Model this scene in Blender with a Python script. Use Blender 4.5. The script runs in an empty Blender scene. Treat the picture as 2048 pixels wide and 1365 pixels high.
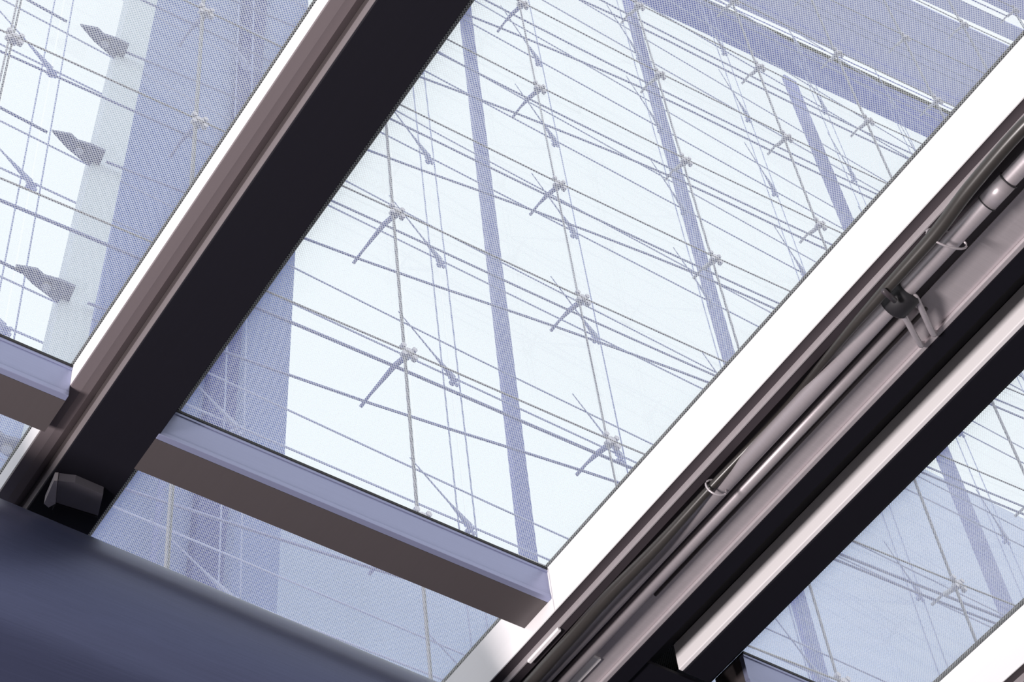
import bpy, bmesh, math, random
from mathutils import Vector, Matrix
random.seed(7)
scn = bpy.context.scene
COL = scn.collection

# ---------------------------------------------------------------- camera
CZ = 1.6                                     # eye height above the ground
W, H = 2048.0, 1365.0
F = 3933.18                                  # focal length in pixels of the 2048 px frame
D1 = Vector((-0.55789809, 0.68640204, 0.46647824))    # world +Y (rafters) in camera axes (right, down, forward)
D2 = Vector((0.82472737, 0.39583011, 0.40391000))     # world +X (mullions)
UP = Vector((-0.09259852, -0.61005799, 0.78692742))   # world +Z
cam_d = bpy.data.cameras.new('camera')
cam = bpy.data.objects.new('camera', cam_d); COL.objects.link(cam)
cam_d.sensor_width = 36.0
cam_d.lens = F / W * 36.0
cam_d.clip_start = 0.05; cam_d.clip_end = 500
R = Matrix(((D2[0], -D2[1], -D2[2]), (D1[0], -D1[1], -D1[2]), (UP[0], -UP[1], -UP[2])))
cam.matrix_world = Matrix.Translation((0, 0, CZ)) @ R.to_4x4()
scn.camera = cam

# ---------------------------------------------------------------- world, lamps, exposure
w = bpy.data.worlds.new('overcast_sky'); scn.world = w; w.use_nodes = True
bg = w.node_tree.nodes['Background']
bg.inputs[0].default_value = (0.97, 0.99, 0.995, 1); bg.inputs[1].default_value = 1.11

def area(name, loc, target, size, sy, power, col):
    d = bpy.data.lights.new(name, 'AREA'); d.shape = 'RECTANGLE'; d.size = size; d.size_y = sy
    d.energy = power; d.color = col
    o = bpy.data.objects.new(name, d); COL.objects.link(o)
    o.location = loc
    o.rotation_euler = (Vector(target) - Vector(loc)).to_track_quat('-Z', 'Y').to_euler()
    return o
# added fill light low on the left, no fixture there, washes canopy from below
area('canopy_fill_light', (-2.9, 1.5, CZ - 0.4), (2.1, 1.7, CZ + 2.9), 0.9, 0.9, 455, (1.0, 0.93, 0.92))
vs = scn.view_settings
vs.view_transform = 'Standard'; vs.look = 'None'; vs.gamma = 1.0; vs.exposure = 0.0
vs.use_curve_mapping = False
cy = scn.cycles
cy.max_bounces = 10; cy.transparent_max_bounces = 32; cy.diffuse_bounces = 4

# ---------------------------------------------------------------- helpers
def ray(x, y):
    r = Vector((x - W / 2, y - H / 2, F))
    return Vector((r.dot(D2), r.dot(D1), r.dot(UP)))
def onX(x, y, X): r = ray(x, y); s = X / r[0]; return Vector((r[0]*s, r[1]*s, r[2]*s))
def onY(x, y, Y): r = ray(x, y); s = Y / r[1]; return Vector((r[0]*s, r[1]*s, r[2]*s))
def onZ(x, y, Z): r = ray(x, y); s = Z / r[2]; return Vector((r[0]*s, r[1]*s, r[2]*s))
def up(v): return Vector((v[0], v[1], v[2] + CZ))       # heights are written relative to the eye

def nmat(name):
    m = bpy.data.materials.new(name); m.use_nodes = True
    nt = m.node_tree; nt.nodes.clear()
    out = nt.nodes.new('ShaderNodeOutputMaterial')
    return m, nt, out
def N(nt, t, **k):
    n = nt.nodes.new(t)
    for a, b in k.items(): setattr(n, a, b)
    return n
def math_(nt, op, a, b=None):
    n = nt.nodes.new('ShaderNodeMath'); n.operation = op
    for i, v in enumerate((a, b)):
        if v is None: continue
        if isinstance(v, (int, float)): n.inputs[i].default_value = v
        else: nt.links.new(v, n.inputs[i])
    return n.outputs[0]

def metal(name, col, rough=0.4, metallic=0.0, grain=0.06, stretch=(60, 1.2, 60), bump=0.0, spec=0.5):
    """painted or brushed metal with a fine directional grain"""
    m, nt, out = nmat(name)
    p = N(nt, 'ShaderNodeBsdfPrincipled')
    g = N(nt, 'ShaderNodeNewGeometry'); mp = N(nt, 'ShaderNodeMapping')
    mp.inputs['Scale'].default_value = stretch
    nz = N(nt, 'ShaderNodeTexNoise'); nz.inputs['Scale'].default_value = 3.0; nz.inputs['Detail'].default_value = 5
    nt.links.new(g.outputs['Position'], mp.inputs[0]); nt.links.new(mp.outputs[0], nz.inputs['Vector'])
    cr = N(nt, 'ShaderNodeMix'); cr.data_type = 'RGBA'
    cr.inputs[6].default_value = tuple(c * (1 - grain) for c in col) + (1,)
    cr.inputs[7].default_value = tuple(min(1, c * (1 + grain)) for c in col) + (1,)
    nt.links.new(nz.outputs[0], cr.inputs[0])
    nt.links.new(cr.outputs[2], p.inputs['Base Color'])
    p.inputs['Roughness'].default_value = rough; p.inputs['Metallic'].default_value = metallic
    p.inputs['Specular IOR Level'].default_value = spec
    if bump:
        b = N(nt, 'ShaderNodeBump'); b.inputs['Strength'].default_value = bump; b.inputs['Distance'].default_value = 0.001
        nt.links.new(nz.outputs[0], b.inputs['Height']); nt.links.new(b.outputs[0], p.inputs['Normal'])
    nt.links.new(p.outputs[0], out.inputs[0])
    return m

def frit_glass():
    """glass whose lower face carries a white screen print full of small round holes"""
    m, nt, out = nmat('fritted_glass')
    g = N(nt, 'ShaderNodeNewGeometry'); sp = N(nt, 'ShaderNodeSeparateXYZ')
    nt.links.new(g.outputs['Position'], sp.inputs[0])
    x, y = sp.outputs[0], sp.outputs[1]
    k = 1 / (math.sqrt(2) * FRIT_PITCH)
    u = math_(nt, 'MULTIPLY', math_(nt, 'ADD', x, y), k)
    v = math_(nt, 'MULTIPLY', math_(nt, 'SUBTRACT', x, y), k)
    fu = math_(nt, 'SUBTRACT', math_(nt, 'FRACT', math_(nt, 'ADD', u, 500.0)), 0.5)
    fv = math_(nt, 'SUBTRACT', math_(nt, 'FRACT', math_(nt, 'ADD', v, 500.0)), 0.5)
    d = math_(nt, 'SQRT', math_(nt, 'ADD', math_(nt, 'MULTIPLY', fu, fu), math_(nt, 'MULTIPLY', fv, fv)))
    ink = math_(nt, 'GREATER_THAN', d, FRIT_HOLE)
    tr = N(nt, 'ShaderNodeBsdfTranslucent'); tr.inputs[0].default_value = (0.97, 0.97, 0.97, 1)
    df = N(nt, 'ShaderNodeBsdfDiffuse'); df.inputs[0].default_value = (0.85, 0.85, 0.86, 1)
    td = N(nt, 'ShaderNodeMixShader'); td.inputs[0].default_value = 0.10
    nt.links.new(tr.outputs[0], td.inputs[1]); nt.links.new(df.outputs[0], td.inputs[2])
    t1 = N(nt, 'ShaderNodeBsdfTransparent'); t1.inputs[0].default_value = (0.95, 0.96, 1.0, 1)
    ti = N(nt, 'ShaderNodeMixShader'); ti.inputs[0].default_value = FRIT_OPAQUE
    nt.links.new(t1.outputs[0], ti.inputs[1]); nt.links.new(td.outputs[0], ti.inputs[2])
    t2 = N(nt, 'ShaderNodeBsdfTransparent'); t2.inputs[0].default_value = (0.97, 0.985, 1.0, 1)
    mx = N(nt, 'ShaderNodeMixShader')
    nt.links.new(ink, mx.inputs[0]); nt.links.new(t2.outputs[0], mx.inputs[1]); nt.links.new(ti.outputs[0], mx.inputs[2])
    nt.links.new(mx.outputs[0], out.inputs[0])
    return m
def clear_glass(name, tint, gloss=0.04, rough=0.02):
    m, nt, out = nmat(name)
    t = N(nt, 'ShaderNodeBsdfTransparent'); t.inputs[0].default_value = tint + (1,)
    gl = N(nt, 'ShaderNodeBsdfGlossy'); gl.inputs['Roughness'].default_value = rough
    lw = N(nt, 'ShaderNodeLayerWeight'); lw.inputs[0].default_value = 0.12
    f = math_(nt, 'MULTIPLY', lw.outputs[0], gloss * 4)
    mx = N(nt, 'ShaderNodeMixShader'); nt.links.new(f, mx.inputs[0])
    nt.links.new(t.outputs[0], mx.inputs[1]); nt.links.new(gl.outputs[0], mx.inputs[2])
    nt.links.new(mx.outputs[0], out.inputs[0])
    return m

FRIT_PITCH, FRIT_HOLE, FRIT_OPAQUE = 0.00412, 0.35, 0.44
M = {}
M['frit'] = frit_glass()
M['clear'] = clear_glass('clear_glass', (0.985, 0.99, 0.99), 0.02)
M['facade_glass'] = clear_glass('facade_glass', (0.965, 0.978, 0.985), 0.02)
M['white_metal'] = metal('white_coated_aluminium', (0.80, 0.77, 0.78), 0.35, 0.0, 0.02)
M['bronze_metal'] = metal('taupe_coated_steel', (0.085, 0.072, 0.074), 0.38, 0.2, 0.05)
M['conduit'] = metal('dull_steel_conduit', (0.42, 0.38, 0.40), 0.42, 0.4, 0.08, (3, 160, 3), 0.1)
M['brushed'] = metal('brushed_aluminium', (0.50, 0.455, 0.475), 0.42, 0.4, 0.10, (3, 160, 3), 0.15)
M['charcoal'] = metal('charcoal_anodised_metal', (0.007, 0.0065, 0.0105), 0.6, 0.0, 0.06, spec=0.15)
M['dark_metal'] = metal('dark_grey_metal_and_shade', (0.045, 0.036, 0.042), 0.45, 0.1, 0.06)
M['shoe'] = metal('grey_shoe_metal', (0.13, 0.12, 0.14), 0.5, 0.1, 0.05)
M['cove'] = metal('taupe_cove_metal', (0.17, 0.142, 0.15), 0.4, 0.2, 0.04)
M['lip'] = metal('grey_edge_metal', (0.27, 0.24, 0.25), 0.4, 0.3, 0.08, (3, 160, 3))
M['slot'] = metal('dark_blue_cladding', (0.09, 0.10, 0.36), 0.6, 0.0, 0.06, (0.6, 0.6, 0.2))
M['fin'] = metal('slate_grey_plate_paint', (0.24, 0.25, 0.40), 0.5, 0.0, 0.05)
M['rubber'] = metal('black_rubber', (0.012, 0.011, 0.014), 0.6, 0.0, 0.05)
M['cable'] = metal('black_cable_sheath', (0.032, 0.028, 0.026), 0.33, 0.0, 0.05)
M['mullion'] = metal('blue_grey_aluminium', (0.29, 0.31, 0.46), 0.36, 0.45, 0.05, (1.5, 120, 120), 0.08)
M['girder'] = metal('blue_grey_girder_paint', (0.062, 0.070, 0.132), 0.32, 0.6, 0.16, (2, 90, 90), 0.1)
M['rod'] = metal('grey_steel_rod', (0.33, 0.325, 0.37), 0.4, 0.1, 0.05)
M['blue_rod'] = metal('slate_blue_steel_rod', (0.33, 0.35, 0.62), 0.45, 0.1, 0.05)
M['fitting'] = metal('stainless_fitting', (0.55, 0.54, 0.62), 0.35, 0.4, 0.05)
M['joint'] = metal('pale_glazing_joint', (0.40, 0.40, 0.47), 0.5, 0.0, 0.04)
M['post'] = metal('slate_blue_column_paint', (0.24, 0.255, 0.56), 0.5, 0.0, 0.05)
M['pale'] = metal('pale_column_paint', (0.74, 0.79, 0.86), 0.6, 0.0, 0.03)
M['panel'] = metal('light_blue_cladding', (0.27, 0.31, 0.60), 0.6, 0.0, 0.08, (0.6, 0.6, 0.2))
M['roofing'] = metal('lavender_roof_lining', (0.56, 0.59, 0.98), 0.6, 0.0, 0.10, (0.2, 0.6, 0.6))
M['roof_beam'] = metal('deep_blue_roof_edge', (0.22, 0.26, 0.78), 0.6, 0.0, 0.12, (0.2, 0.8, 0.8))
M['back_rod'] = metal('haze_blue_back_rod', (0.52, 0.55, 0.82), 0.5, 0.0, 0.05)  # lightened so the rear rods carry the haze in their colour
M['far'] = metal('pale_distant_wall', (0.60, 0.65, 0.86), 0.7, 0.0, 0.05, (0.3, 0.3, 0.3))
M['ground'] = metal('grey_paving', (0.16, 0.15, 0.155), 0.8, 0.0, 0.25, (2, 2, 2))

def mesh_obj(name, verts, faces, mats, parent=None, smooth=False, face_mats=None, loc=None):
    """verts in heights relative to the eye; lifted by CZ here, made local to parent"""
    me = bpy.data.meshes.new(name)
    off = Vector((0, 0, 0))
    if parent is not None:
        p = parent
        while p is not None: off += Vector(p.location); p = p.parent
    vs_ = [up(v) - off for v in verts]
    me.from_pydata([tuple(v) for v in vs_], [], faces)
    if not isinstance(mats, (list, tuple)): mats = [mats]
    for m in mats: me.materials.append(m)
    if face_mats:
        for p, i in zip(me.polygons, face_mats): p.material_index = i
    if smooth:
        for p in me.polygons: p.use_smooth = True
    bm = bmesh.new(); bm.from_mesh(me); bmesh.ops.recalc_face_normals(bm, faces=bm.faces); bm.to_mesh(me); bm.free()
    o = bpy.data.objects.new(name, me); COL.objects.link(o)
    if parent is not None: o.parent = parent
    return o
def thing(name, loc, label, cat, group=None):
    o = bpy.data.objects.new(name, None); COL.objects.link(o)
    o.empty_display_size = 0.1
    o.location = up(loc); o['label'] = label; o['category'] = cat
    if group: o['group'] = group
    return o
def tag(o, label, cat, group=None):
    o['label'] = label; o['category'] = cat
    if group: o['group'] = group
    return o
def boxv(x0, x1, y0, y1, z0, z1):
    v = [(x, y, z) for z in (z0, z1) for y in (y0, y1) for x in (x0, x1)]
    f = [(0, 1, 3, 2), (4, 6, 7, 5), (0, 4, 5, 1), (2, 3, 7, 6), (0, 2, 6, 4), (1, 5, 7, 3)]
    return v, f
def box(name, x0, x1, y0, y1, z0, z1, mat, parent=None, bev=0.0):
    v, f = boxv(x0, x1, y0, y1, z0, z1)
    o = mesh_obj(name, v, f, mat, parent)
    if bev:
        b = o.modifiers.new('edge', 'BEVEL'); b.width = bev; b.segments = 2; b.limit_method = 'ANGLE'
    return o
def prism_y(name, prof, y0, y1, mat, parent=None, bev=0.0):
    """closed XZ outline swept along Y"""
    n = len(prof)
    v = [(x, y0, z) for x, z in prof] + [(x, y1, z) for x, z in prof]
    f = [(i, (i + 1) % n, n + (i + 1) % n, n + i) for i in range(n)] + [tuple(range(n))[::-1], tuple(range(n, 2 * n))]
    o = mesh_obj(name, v, f, mat, parent)
    if bev:
        b = o.modifiers.new('edge', 'BEVEL'); b.width = bev; b.segments = 2; b.limit_method = 'ANGLE'
    return o
def tube_data(pts, rad, seg=8, squash=1.0):
    pts = [Vector(p) for p in pts]; n = len(pts)
    if isinstance(rad, (int, float)): rad = [rad] * n
    verts, faces = [], []
    for i, p in enumerate(pts):
        t = (pts[min(i + 1, n - 1)] - pts[max(i - 1, 0)]).normalized()
        ref = Vector((0, 0, 1)) if abs(t.z) < 0.9 else Vector((1, 0, 0))
        a = t.cross(ref).normalized(); b = t.cross(a).normalized()
        for k in range(seg):
            an = 2 * math.pi * k / seg
            verts.append(p + a * math.cos(an) * rad[i] * squash + b * math.sin(an) * rad[i])
    for i in range(n - 1):
        for k in range(seg):
            k2 = (k + 1) % seg
            faces.append((i * seg + k, i * seg + k2, (i + 1) * seg + k2, (i + 1) * seg + k))
    faces.append(tuple(range(seg))[::-1]); faces.append(tuple((n - 1) * seg + k for k in range(seg)))
    return verts, faces
def tube(name, pts, rad, mat, parent=None, seg=8):
    v, f = tube_data(pts, rad, seg)
    return mesh_obj(name, v, f, mat, parent, smooth=True)
def smooth_path(pts, sub=6):
    """Catmull-Rom through the points"""
    P = [Vector(p) for p in pts]; out = []
    for i in range(len(P) - 1):
        p0, p1, p2, p3 = P[max(i - 1, 0)], P[i], P[i + 1], P[min(i + 2, len(P) - 1)]
        for s in range(sub):
            t = s / sub
            out.append(0.5 * ((2 * p1) + (p2 - p0) * t + (2 * p0 - 5 * p1 + 4 * p2 - p3) * t * t + (3 * p1 - p0 - 3 * p2 + p3) * t ** 3))
    out.append(P[-1]); return out

# ================================================================ GROUND
g = mesh_obj('floor', [(-30, -30, -CZ), (60, -30, -CZ), (60, 60, -CZ), (-30, 60, -CZ)], [(0, 1, 2, 3)], M['ground'])
g['kind'] = 'structure'

# ================================================================ CANOPY
GZ = 3.0                      # underside of the canopy glass above the eye
YS, YE = -1.2, 2.62           # rafters start behind the photographer, end on the girder
# ---- glass panels (clear above, screen-printed below)
def glass_panel(x0, x1, y0, y1, label):
    v, f = boxv(x0, x1, y0, y1, GZ, GZ + 0.012)
    o = mesh_obj('glass_panel', v, f, [M['frit'], M['clear']], face_mats=[0, 1, 1, 1, 1, 1])
    # recalc keeps face order, index 0 is the lower face
    tag(o, label, 'glass panel', 'dot-printed glass panels of the canopy')
    return o
glass_panel(-1.2, 0.955, YS, 2.30, 'dot-printed canopy glass panel left of the black-bottomed left beam')
glass_panel(0.965, 2.205, YS, 2.30, 'large dot-printed glass panel between the left beam and the cable channel')
glass_panel(2.215, 3.20, YS, 2.30, 'dot-printed glass panel right of the short white beam, lower right')
glass_panel(3.21, 4.6, YS, 2.30, 'dot-printed glass panel beyond the far right white beam')
glass_panel(-1.2, 0.955, 2.306, 3.3, 'small corner of dot-printed glass left of the left beam, under the cross bar')
glass_panel(0.965, 2.205, 2.306, 3.3, 'dot-printed glass strip between the cross bar and the big curved girder')
glass_panel(2.215, 4.6, 2.306, 3.3, 'dot-printed glass strip beyond the lower right cross bar')

# ---- left beam: stepped side, black bottom plate
lb = thing('canopy_beam', (0.95, 0.7, GZ - 0.09), 'steel beam with white edge and wide black underside, crossing at the left', 'beam', 'beams carrying the canopy glass')
box('side_rail', 0.843, 0.872, YS, YE, 2.9645, 2.9995, M['white_metal'], lb)
box('side_rail_foot', 0.843, 0.8434, YS, YE, 2.9425, 2.9644, M['white_metal'], lb)['label'] = 'white side rail'
box('soffit', 0.8725, 0.915, YS, YE, 2.9645, 2.9990, M['bronze_metal'], lb)
box('web', 0.9155, 1.030, YS, YE, 2.9165, 2.9990, M['bronze_metal'], lb)
prism_y('cove', [(0.8435, 2.9424), (0.845, 2.9395), (0.866, 2.9405), (0.884, 2.946), (0.8985, 2.957), (0.8985, 2.9640), (0.8435, 2.9640)], YS, YE, M['cove'], lb)
box('cheek_shade', 0.8990, 0.9120, YS, YE, 2.9400, 2.9640, M['bronze_metal'], lb)  # dark bronze here stands in for shade above the lip
box('edge_lip', 0.900, 0.912, YS, YE, 2.9135, 2.9398, M['lip'], lb)['label'] = 'thin bright edge lip'
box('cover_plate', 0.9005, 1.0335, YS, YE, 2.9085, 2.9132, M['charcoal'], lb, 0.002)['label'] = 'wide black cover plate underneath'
box('gasket', 0.8430, 1.0765, YS, YE + 0.05, 3.0122, 3.020, M['rubber'], lb)['label'] = 'black rubber gasket on top of the glass'

# shoe where the beam lands on the girder
sh = thing('end_shoe', (0.98, 2.5, 2.87), 'small grey metal shoe under the lower end of the left beam', 'bracket')
def slab_z(name, px, zb, zt_, mat, parent):
    q = [onZ(a, b, zb) for a, b in px]; n = len(q)
    v = [(p[0], p[1], zb) for p in q] + [(p[0], p[1], zt_) for p in q]
    f = [(i, (i + 1) % n, n + (i + 1) % n, n + i) for i in range(n)] + [tuple(range(n))[::-1], tuple(range(n, 2 * n))]
    return mesh_obj(name, v, f, mat, parent)
slab_z('shoe_plate', [(116, 962), (150, 966), (206, 990), (196, 1032), (112, 1006)], 2.886, 2.908, M['shoe'], sh)
slab_z('lit_shoe_cheek', [(108, 962), (115, 962), (111, 1008), (97, 1016), (88, 1008)], 2.884, 2.908, M['brushed'], sh)['label'] = 'bright side cheek, its lit tone put into the colour'  # brighter metal paints in the light on this side of the shoe
slab_z('shoe_foot', [(112, 1009), (196, 1036), (188, 1052), (104, 1022)], 2.884, 2.903, M['charcoal'], sh)

# ---- main right beam: white side, open channel with cables
def channel_beam(dx, name, label):
    t = thing(name, (2.05 + dx, 0.7, GZ - 0.1), label, 'beam', 'beams carrying the canopy glass')
    box('side_rail', 1.9485 + dx, 1.951 + dx, YS, YE + 0.6, 2.870, 2.9995, M['white_metal'], t)['label'] = 'broad white side rail'
    box('recess_strip', 1.9515 + dx, 1.973 + dx, YS, YE + 0.6, 2.872, 2.899, M['dark_metal'], t)
    box('channel_lip', 1.9735 + dx, 1.9762 + dx, YS, YE + 0.6, 2.8545, 2.899, M['brushed'], t)['label'] = 'thin bright channel lip'
    box('channel_shelf', 1.9765 + dx, 1.996 + dx, YS, YE + 0.6, 2.856, 2.899, M['dark_metal'], t)
    box('channel_floor_shade', 1.9965 + dx, 2.084 + dx, YS, YE + 0.6, 2.874, 2.899, M['dark_metal'], t)  # dark tone paints in the conduits' shadow on the channel base
    box('base_plate', 2.0845 + dx, 2.168 + dx, YS, YE + 0.6, 2.872, 2.899, M['brushed'], t)['label'] = 'pinkish brushed base plate'
    box('plate_lip', 2.158 + dx, 2.170 + dx, YS, YE + 0.6, 2.8635, 2.8718, M['brushed'], t, 0.002)['label'] = 'bright folded plate edge'
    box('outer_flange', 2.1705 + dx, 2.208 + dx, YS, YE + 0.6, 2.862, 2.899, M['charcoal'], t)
    box('gap_shade_board', 1.9625 + dx, 2.299 + dx, YS, YE + 0.6, 2.958, 2.9985, M['rubber'], t)  # black board stands in for the shadow in the gap between the beams
    box('gasket', 1.9535 + dx, 2.30 + dx, YS, YE + 0.6, 3.0122, 3.020, M['rubber'], t)['label'] = 'black rubber gasket on top of the glass'
    return t
mb = channel_beam(0, 'channel_beam', 'wide open metal channel beam with white side and cables inside, crossing at the right')
rb = channel_beam(1.0095, 'channel_beam', 'white-sided beam cutting the bottom right corner')
# joint seams across the white rail
for yy in (2.244,):
    box('rail_seam', 1.9479, 1.9484, yy, yy + 0.001, 2.871, 2.994, M['brushed'], mb)

# ---- short white beam beside it
sb = thing('short_beam', (2.34, 1.5, GZ - 0.1), 'white-sided beam with black underside that stops short at the lower right', 'beam', 'beams carrying the canopy glass')
eY = onX(1345, 1285, 2.30)[1]
box('side_rail', 2.300, 2.312, YS, eY, 2.884, 2.958, M['white_metal'], sb, 0.002)['label'] = 'white side rail'
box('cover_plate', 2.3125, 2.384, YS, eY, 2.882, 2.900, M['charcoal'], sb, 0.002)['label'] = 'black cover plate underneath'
box('core', 2.3125, 2.384, YS, eY - 0.003, 2.9005, 2.9985, M['dark_metal'], sb)
box('gasket', 2.3005, 2.4915, YS, 3.2, 3.0122, 3.020, M['rubber'], sb)['label'] = 'black rubber gasket on top of the glass'
box('seal', 2.3845, 2.478, YS, 3.2, 2.992, 2.9995, M['rubber'], sb)

gp = box('corner_plate', 2.2085, 2.46, eY + 0.004, 2.75, 2.872, 2.880, M['charcoal'])
tag(gp, 'flat dark corner plate beside the cut end of the short white beam', 'plate')

# ---- cross bars
def cross_bar(x0, x1, label):
    t = thing('cross_bar', ((x0 + x1) / 2, 2.3, 2.95), label, 'glazing bar', 'cross bars under the canopy glass')
    box('seal', x0, x1, 2.2465, 2.35, 2.9935, 2.9998, M['rubber'], t)['label'] = 'thin black seal against the glass'
    box('bar_face', x0, x1, 2.2500, 2.262, 2.9195, 2.993, M['mullion'], t)
    box('top_bead', x0, x1, 2.2480, 2.2498, 2.9865, 2.993, M['mullion'], t)
    box('edge_bead', x0, x1, 2.2480, 2.262, 2.9075, 2.919, M['mullion'], t, 0.001)
    box('soffit', x0, x1, 2.2625, 2.350, 2.908, 2.993, M['bronze_metal'], t)['label'] = 'taupe underside'
    return t
cross_bar(-1.2, 0.8425, 'short piece of blue-grey cross bar left of the left beam')
cross_bar(1.0305, 1.948, 'long blue-grey cross bar with taupe underside between the two main beams')
cross_bar(2.485, 2.957, 'blue-grey cross bar at the bottom right beneath the cut beam')

# ---- girder
GR = 0.30
def girder():
    p0 = Vector((-1.5, 2.611 - 0.066, 2.54)); p1 = Vector((4.5, 2.611 + 0.13, 2.54))
    t = thing('round_girder', (1.5, 2.66, 2.58), 'big rounded blue-grey steel girder across the lower left corner', 'girder')
    pts = [p0.lerp(p1, i / 12) for i in range(13)]
    v, f = tube_data(pts, GR, 72)
    mesh_obj('girder_tube', v, f, M['girder'], t, smooth=True)
    # long weld seam and fixing cleats on the hidden top carry the beams
    for x in (0.95, 2.05, 3.06):
        box('bearing_pad', x - 0.05, x + 0.05, 2.60, 2.70, 2.838, 2.853, M['charcoal'], t)
    return t
girder()

# ---- cables and conduits in the channel
def yr(px, py, Z): return onZ(px, py, Z)
cp = [(2160, 150), (2048, 252), (1940, 376), (1872, 466), (1775, 575), (1690, 672), (1560, 828), (1425, 972), (1318, 1090), (1215, 1195), (1130, 1290), (1050, 1378)]
cz = [2.812, 2.812, 2.812, 2.812, 2.812, 2.820, 2.8605, 2.830, 2.812, 2.812, 2.812, 2.812]
cr_ = [0.0135, 0.0135, 0.0135, 0.013, 0.0115, 0.0085, 0.0065, 0.0085, 0.012, 0.0135, 0.0135, 0.0135]
P = smooth_path([onZ(a_, b2, z) for (a_, b2), z in zip(cp, cz)], 6)
Rr = []
for i in range(len(cr_) - 1): Rr += [cr_[i] + (cr_[i + 1] - cr_[i]) * s / 6 for s in range(6)]
Rr.append(cr_[-1])
cb = tube('power_cable', P, Rr, M['cable'], None, 16)
tag(cb, 'thick black cable snaking along the open channel of the right beam', 'cable')

def ring(name, c, axis, rad, th, mat, parent, squash=1.0):
    axis = Vector(axis).normalized()
    a = axis.cross(Vector((0, 0, 1))).normalized(); b = axis.cross(a).normalized()
    pts = [Vector(c) + a * math.cos(t) * rad * squash + b * math.sin(t) * rad for t in [2 * math.pi * k / 20 for k in range(21)]]
    return tube(name, pts, th, mat, parent, 8)
for px, py, lab, s in ((1893, 478, 'pale wire tie around cable and conduit near the upper right', 1.0), (1432, 976, 'pale looped wire tie around the cable halfway down the channel', 0.8)):
    c = onZ(px, py, 2.822)
    tag(ring('wire_tie', c, (0.25, 1, 0), 0.027 * s, 0.0022, M['brushed'], None, 1.5 if s == 1 else 1.0), lab, 'tie')

def conduit(name, r_, Z, rad, y0, y1, label, mat):
    X = r_ * Z
    t = thing(name, (X, (y0 + y1) / 2, Z), label, 'pipe', 'conduits in the channel')
    tube('pipe', [(X, y0, Z), (X, (y0 + y1) / 2, Z), (X, y1, Z)], rad, mat, t, 24)
    return t, X
t1, X1 = conduit('conduit', 0.7127, 2.838, 0.0165, YS, 2.47, 'long brushed metal conduit beside the black cable in the right channel', M['conduit'])
ya = onX(2012, 352, X1)[1]; yb = onX(1968, 395, X1)[1]
tube('coupling', [(X1, ya, 2.838), (X1, yb, 2.838)], 0.0185, M['conduit'], t1, 24)
for yy in (ya, yb):
    ring('seal_ring', (X1, yy, 2.838), (0, 1, 0), 0.0186, 0.0014, M['rubber'], t1)
yc = onX(1800, 606, X1)[1]
t2, X2 = conduit('conduit', 0.7268, 2.850, 0.0125, yc, 2.47, 'second slimmer conduit starting at the black clamp', M['conduit'])
t3, X3 = conduit('conduit', 0.7345, 2.862, 0.004, yc, 2.1, 'thin wire-like rod beside the conduits, below the clamp', M['bronze_metal'])

cl = thing('pipe_clamp', (X1, yc, 2.83), 'black round clamp with two bent steel pins holding the conduits', 'clamp')
tube('clamp_body', [(X1 + 0.004, yc - 0.026, 2.838), (X1 + 0.004, yc - 0.020, 2.838), (X1 + 0.004, yc + 0.020, 2.838), (X1 + 0.004, yc + 0.026, 2.838)], [0.024, 0.030, 0.030, 0.024], M['rubber'], cl, 20)
tube('clamp_bolt', [onZ(1766, 581, 2.796), onZ(1790, 602, 2.800)], 0.0055, M['dark_metal'], cl, 10)
for (a1, b1), (a2, b2) in (((1806, 628), (1838, 686)), ((1834, 600), (1864, 664))):
    p = [onZ(a1 - 8, b1 - 8, 2.83), onZ(a1, b1, 2.826), onZ(a2, b2, 2.846), onZ(a2 + 6, b2 + 2, 2.862)]
    tube('pin', smooth_path(p, 4), 0.0058, M['brushed'], cl, 10)
# splice sleeve and plate fragments low in the channel
jb = box('splice_cleat', 1.9700, 1.9800, onZ(1110, 1255, 2.85)[1], onZ(1050, 1322, 2.85)[1], 2.846, 2.8542, M['white_metal'], None, 0.002)
tag(jb, 'small bright splice cleat on the channel lip near the bottom edge', 'cleat')
ys_ = onZ(1165, 1308, 2.86)[1]
pl = box('patch_plate', 2.088, 2.118, ys_, ys_ + 0.5, 2.864, 2.8715, M['white_metal'], None, 0.001)
tag(pl, 'bright flat plate on the channel base at the bottom edge', 'plate')

# ================================================================ FRONT CABLE WALL
XC = [0.10, 1.63, 2.886, 4.35, 5.86, 7.33, 8.76, 10.11, 11.44, 12.75, 14.05]
YC = [6.16, 6.10, 6.05, 6.00, 5.96, 5.90, 5.82, 5.73, 5.61, 5.48, 5.33]
ROFF = [0.60, 0.60, 0.56, 0.45, 0.29, 0.19, 0.19, 0.19, 0.2, 0.2, 0.2]       # depth of the outer bow rod
ZR = [5.0, 6.5, 7.97, 9.45, 10.99, 12.46, 13.90, 15.35, 16.66, 18.04, 19.44, 20.8, 22.2]
fw = thing('cable_glass_wall', (6.0, 6.0, 5.0), 'tall glass wall on steel cables and point fittings, seen through the printed canopy', 'glass wall')

def unit_mesh(name, verts, faces, mat, smooth=False):
    me = bpy.data.meshes.new(name); me.from_pydata([tuple(v) for v in verts], [], faces); me.materials.append(mat)
    if smooth:
        for p in me.polygons: p.use_smooth = True
    bm = bmesh.new(); bm.from_mesh(me); bmesh.ops.recalc_face_normals(bm, faces=bm.faces); bm.to_mesh(me); bm.free()
    return me
def place(name, me, loc, parent, rotz=0.0, scale=(1, 1, 1)):
    o = bpy.data.objects.new(name, me); COL.objects.link(o)
    o.parent = parent; o.location = up(loc) - Vector(parent.location)
    o.rotation_euler = (0, 0, rotz); o.scale = scale
    return o
v, f = boxv(-0.5, 0.5, -0.006, 0.006, -0.5, 0.5)
pane_me = unit_mesh('pane', v, f, M['facade_glass'])
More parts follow.
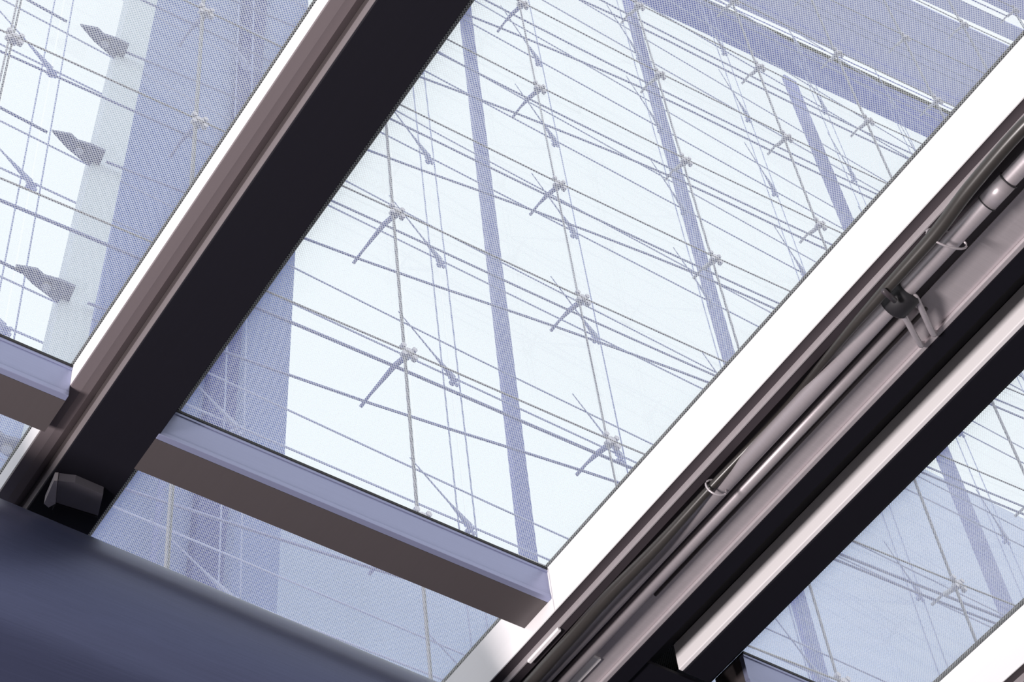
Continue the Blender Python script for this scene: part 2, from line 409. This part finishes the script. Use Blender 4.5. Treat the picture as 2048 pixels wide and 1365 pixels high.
# node fitting: disc plus four short arms
def fitting_mesh(mat, s=1.0):
    V, Fc = [], []
    def add(v, f):
        o = len(V); V.extend(v); Fc.extend([tuple(i + o for i in q) for q in f])
    add(*tube_data([(0, -0.03 * s, 0), (0, 0.05 * s, 0)], 0.042 * s, 12))
    for sx in (-1, 1):
        for sz in (-1, 1):
            add(*tube_data([(0, 0, 0), (sx * 0.055 * s, -0.01 * s, sz * 0.055 * s)], 0.016 * s, 6))
            add(*tube_data([(sx * 0.055 * s, -0.035 * s, sz * 0.055 * s), (sx * 0.055 * s, 0.01 * s, sz * 0.055 * s)], 0.026 * s, 8))
    return unit_mesh('spider_fitting', V, Fc, mat)
fit_me = fitting_mesh(M['fitting'], 0.72)

for i in range(len(XC) - 1):
    dx, dy = XC[i + 1] - XC[i], YC[i + 1] - YC[i]
    L = math.hypot(dx, dy); an = math.atan2(dy, dx)
    for j in range(len(ZR) - 1):
        hz = ZR[j + 1] - ZR[j]
        place('pane', pane_me, ((XC[i] + XC[i + 1]) / 2, (YC[i] + YC[i + 1]) / 2, (ZR[j] + ZR[j + 1]) / 2), fw, an, (L - 0.014, 1, hz - 0.014))
for i, (x, y) in enumerate(zip(XC, YC)):
    tube('vertical_rod', [(x, y + 0.03, ZR[0]), (x, y + 0.03, ZR[-1])], 0.007, M['rod'], fw, 6)
    tube('glazing_joint', [(x - 0.03, y, ZR[0]), (x - 0.03, y, ZR[-1])], 0.0065, M['joint'], fw, 6)['label'] = 'pale joint between panes'
for j, z in enumerate(ZR):
    tube('front_rod', [(x, y - 0.02, z - 0.012) for x, y in zip(XC, YC)], 0.007, M['rod'], fw, 6)
    tube('inner_bow_rod', smooth_path([(x, y + 0.125, z) for x, y in zip(XC, YC)], 3), 0.009 if j > 3 else 0.012, M['blue_rod'], fw, 6)
    # the outer bow rod leaves the tapered plates on the pale column
    tube('outer_bow_rod', smooth_path([(x, y + o_, z) for x, y, o_ in zip([2.52] + XC[3:], [6.62] + YC[3:], [0.0] + ROFF[3:])], 3), 0.010, M['blue_rod'], fw, 6)
    tube('outer_bow_rod', [(-1.2, 6.50, z), (0.6, 6.54, z), (2.10, 6.61, z)], 0.011, M['blue_rod'], fw, 6)
    for i, (x, y) in enumerate(zip(XC, YC)):
        place('spider_fitting', fit_me, (x, y, z), fw, 0)
        if i >= 2:
            e = y + (ROFF[i] if i > 2 else 0.28)
            v, f = tube_data([(x, y + 0.04, z), (x - 0.02, y + 0.125, z), (x - 0.03, e - 0.06, z), (x - 0.03, e + 0.05, z)], [0.020, 0.019, 0.010, 0.013], 8)
            mesh_obj('standoff_arm', v, f, M['fitting' if i > 4 else 'blue_rod'], fw)

# ================================================================ REAR CABLE WALL
XB = [0.7, 2.2, 3.75, 5.50, 7.00, 8.52, 10.04, 11.6, 13.2, 14.8]
ZB = [6.5, 7.97, 9.47, 11.03, 12.50, 14.0, 15.5, 17.0, 18.5, 20.0, 21.5]
YB = 7.08
bw = thing('rear_cable_wall', (6.0, YB, 5.0), 'fainter second cable wall standing behind the front glass wall', 'glass wall')
v, f = boxv(-0.5, 0.5, -0.006, 0.006, -0.5, 0.5)
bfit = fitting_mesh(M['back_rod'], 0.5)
bpane = unit_mesh('pane', v, f, M['facade_glass'])
for i in range(len(XB) - 1):
    for j in range(len(ZB) - 1):
        place('pane', bpane, ((XB[i] + XB[i + 1]) / 2, YB, (ZB[j] + ZB[j + 1]) / 2), bw, 0, (XB[i + 1] - XB[i] - 0.014, 1, ZB[j + 1] - ZB[j] - 0.014))
for x in XB:
    for s in (-0.07, 0.07):
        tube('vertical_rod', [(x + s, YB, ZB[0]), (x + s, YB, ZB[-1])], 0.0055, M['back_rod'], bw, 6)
for z in ZB:
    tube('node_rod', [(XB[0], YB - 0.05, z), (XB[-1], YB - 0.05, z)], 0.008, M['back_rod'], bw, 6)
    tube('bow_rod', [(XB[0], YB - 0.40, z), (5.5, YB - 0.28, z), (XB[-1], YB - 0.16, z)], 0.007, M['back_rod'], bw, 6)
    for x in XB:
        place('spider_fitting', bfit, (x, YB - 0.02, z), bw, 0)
        # tapered strut plate from the bow rod out to the node
        a0, a1 = Vector((x - 0.68, YB - 0.36, z)), Vector((x - 0.02, YB - 0.05, z))
        v, f = tube_data([a0, a0.lerp(a1, 0.65), a1], [0.004, 0.007, 0.024], 6)
        mesh_obj('strut', v, f, M['back_rod'], bw)

# ================================================================ COLUMNS BEHIND
def raked(name, xa, xb, y0, y1, z0, z1, mat, parent=None, lean=0.046, zref=12.0, leany=0.0):
    def X(x, z): return x + lean * (z - zref)
    v = [(X(x, z), y + leany * (z - zref), z) for z in (z0, z1) for y in (y0, y1) for x in (xa, xb)]
    _, f = boxv(0, 1, 0, 1, 0, 1)
    return mesh_obj(name, v, f, mat, parent)
Zt = 24.0
pc = thing('pale_column', (2.6, 6.7, 5), 'narrow pale column with dark tapered steel plates on its left side, upper left', 'column')
raked('shaft', 2.49, 2.70, 6.66, 6.80, 4.5, 23.0, M['pale'], pc, 0.048, 12.0)
# outline of the plate: (distance from the column edge, depth)
FIN = []
for a, b in ((820, 250), (1000, 285), (1060, 345), (1200, 390), (1320, 450), (1240, 640), (1180, 605), (960, 415)):
    q = onZ(a / 5.12, b / 5.12, 12.46)
    FIN.append((q[0] - 2.52, q[1] - 6.62))
for z in ZR[1:]:
    xo = 0.048 * (z - 12.0)
    tip, end = 2.10, 2.50 + xo
    # horizontal tapered plate, widening towards the column
    pts = [(end + a, b) for a, b in FIN]
    v = [(px, 6.62 + py, z - 0.012) for px, py in pts] + [(px, 6.62 + py, z + 0.012) for px, py in pts]
    n = len(pts)
    f = [(i, (i + 1) % n, n + (i + 1) % n, n + i) for i in range(n)] + [tuple(range(n))[::-1], tuple(range(n, 2 * n))]
    gpl = mesh_obj('gusset_plate', v, f, M['fin'], pc)
    v, f = tube_data([(end - 0.12, 6.62, z - 0.03), (end - 0.12, 6.62, z + 0.03)], 0.03, 10)
    mesh_obj('pin', v, f, M['fitting'], gpl)
cp_ = thing('clad_pier', (4.0, 8.0, 5), 'broad blue-grey clad pier behind the cable walls, left half of the view', 'pier')
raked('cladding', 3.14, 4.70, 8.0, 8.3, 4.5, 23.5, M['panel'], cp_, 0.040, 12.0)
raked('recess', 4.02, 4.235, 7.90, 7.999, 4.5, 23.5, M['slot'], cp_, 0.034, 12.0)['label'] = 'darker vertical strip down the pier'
tube('downpipe', [(2.70 * 7.8 / 6, 7.8, 6.0), (2.70 * 7.8 / 6 + 0.2, 7.8, 12.3)], 0.028, M['post'], cp_, 8)

def post(p, q, y, wd, z0, z1, label):
    """column whose axis runs through two sighted points of the plane Y = y"""
    a, b = onY(p[0], p[1], y), onY(q[0], q[1], y)
    lean = (b[0] - a[0]) / (b[2] - a[2]); px = a[0] + lean * (12.0 - a[2])
    t = raked('steel_column', px - wd / 2, px + wd / 2, y, y + 0.06, z0, z1, M['post'], None, lean, 12.0)
    return tag(t, label, 'column', 'blue steel columns behind the cable walls')
post((933, 20), (1062, 1120), 8.64, 0.15, 4.5, 24.4, 'slender blue steel column through the middle of the large panel')
post((1258, 0), (1441, 640), 8.64, 0.165, 4.5, 26.0, 'slender blue steel column right of the central one')
post((1582, 160), (1689, 420), 8.64, 0.24, 4.5, 25.0, 'blue steel column ending under the roof edge, upper right')

# ================================================================ ROOF OF THE HALL
rf = thing('hall_roof', (12, 7.2, 24), 'lavender roof strips with bright gaps, high at the upper right', 'roof')
RZ = 24.0
def roof_line(p, q):
    """straight line of the roof plane through two sighted points, as its ends at X = 5 and X = 22"""
    a, b = onZ(p[0], p[1], RZ), onZ(q[0], q[1], RZ)
    k = (b[1] - a[1]) / (b[0] - a[0])
    return [(x, a[1] + k * (x - a[0])) for x in (5.0, 22.0)]
def strip(name, l0, l1, z0, z1, mat, lab=None):
    (xa, ya0), (xb, yb0) = l0; (_, ya1), (_, yb1) = l1
    v = [(x, y, z) for z in (z0, z1) for x, y in ((xa, ya0), (xb, yb0), (xb, yb1), (xa, ya1))]
    f = [(0, 1, 2, 3), (4, 7, 6, 5), (0, 4, 5, 1), (1, 5, 6, 2), (2, 6, 7, 3), (3, 7, 4, 0)]
    o = mesh_obj(name, v, f, mat, rf)
    if lab: o['label'] = lab
    return o
e0 = roof_line((1282, 7), (1849, 273)); e1 = roof_line((1391, 0), (1880, 222))
g1a = roof_line((1419, 7), (1863, 215)); g1b = roof_line((1460, 7), (1863, 192))
g2a = roof_line((1818, 0), (2019, 94)); g2b = roof_line((1843, 0), (2029, 84))
g3a = roof_line((1915, 0), (2046, 60)); g3b = roof_line((1962, 0), (2046, 40))
strip('edge_beam', e0, e1, RZ, RZ + 0.05, M['roof_beam'], 'deep blue edge beam')
strip('roof_strip', e1, g1a, RZ + 0.01, RZ + 0.04, M['roofing'])
strip('roof_strip', g1b, g2a, RZ + 0.01, RZ + 0.04, M['roofing'])
strip('roof_strip', g2b, g3a, RZ + 0.01, RZ + 0.04, M['roofing'])
strip('roof_strip', g3b, [(5.0, g3b[0][1] - 1.4), (22.0, g3b[1][1] - 1.4)], RZ + 0.01, RZ + 0.04, M['roofing'])
for l in (roof_line((1480, 20), (1880, 205)), roof_line((1500, 0), (1900, 190))):
    tube('tie_rod', [(l[0][0], l[0][1], RZ - 0.05), (l[1][0], l[1][1], RZ - 0.05)], 0.008, M['roof_beam'], rf, 6)

# ================================================================ FAR WALLS
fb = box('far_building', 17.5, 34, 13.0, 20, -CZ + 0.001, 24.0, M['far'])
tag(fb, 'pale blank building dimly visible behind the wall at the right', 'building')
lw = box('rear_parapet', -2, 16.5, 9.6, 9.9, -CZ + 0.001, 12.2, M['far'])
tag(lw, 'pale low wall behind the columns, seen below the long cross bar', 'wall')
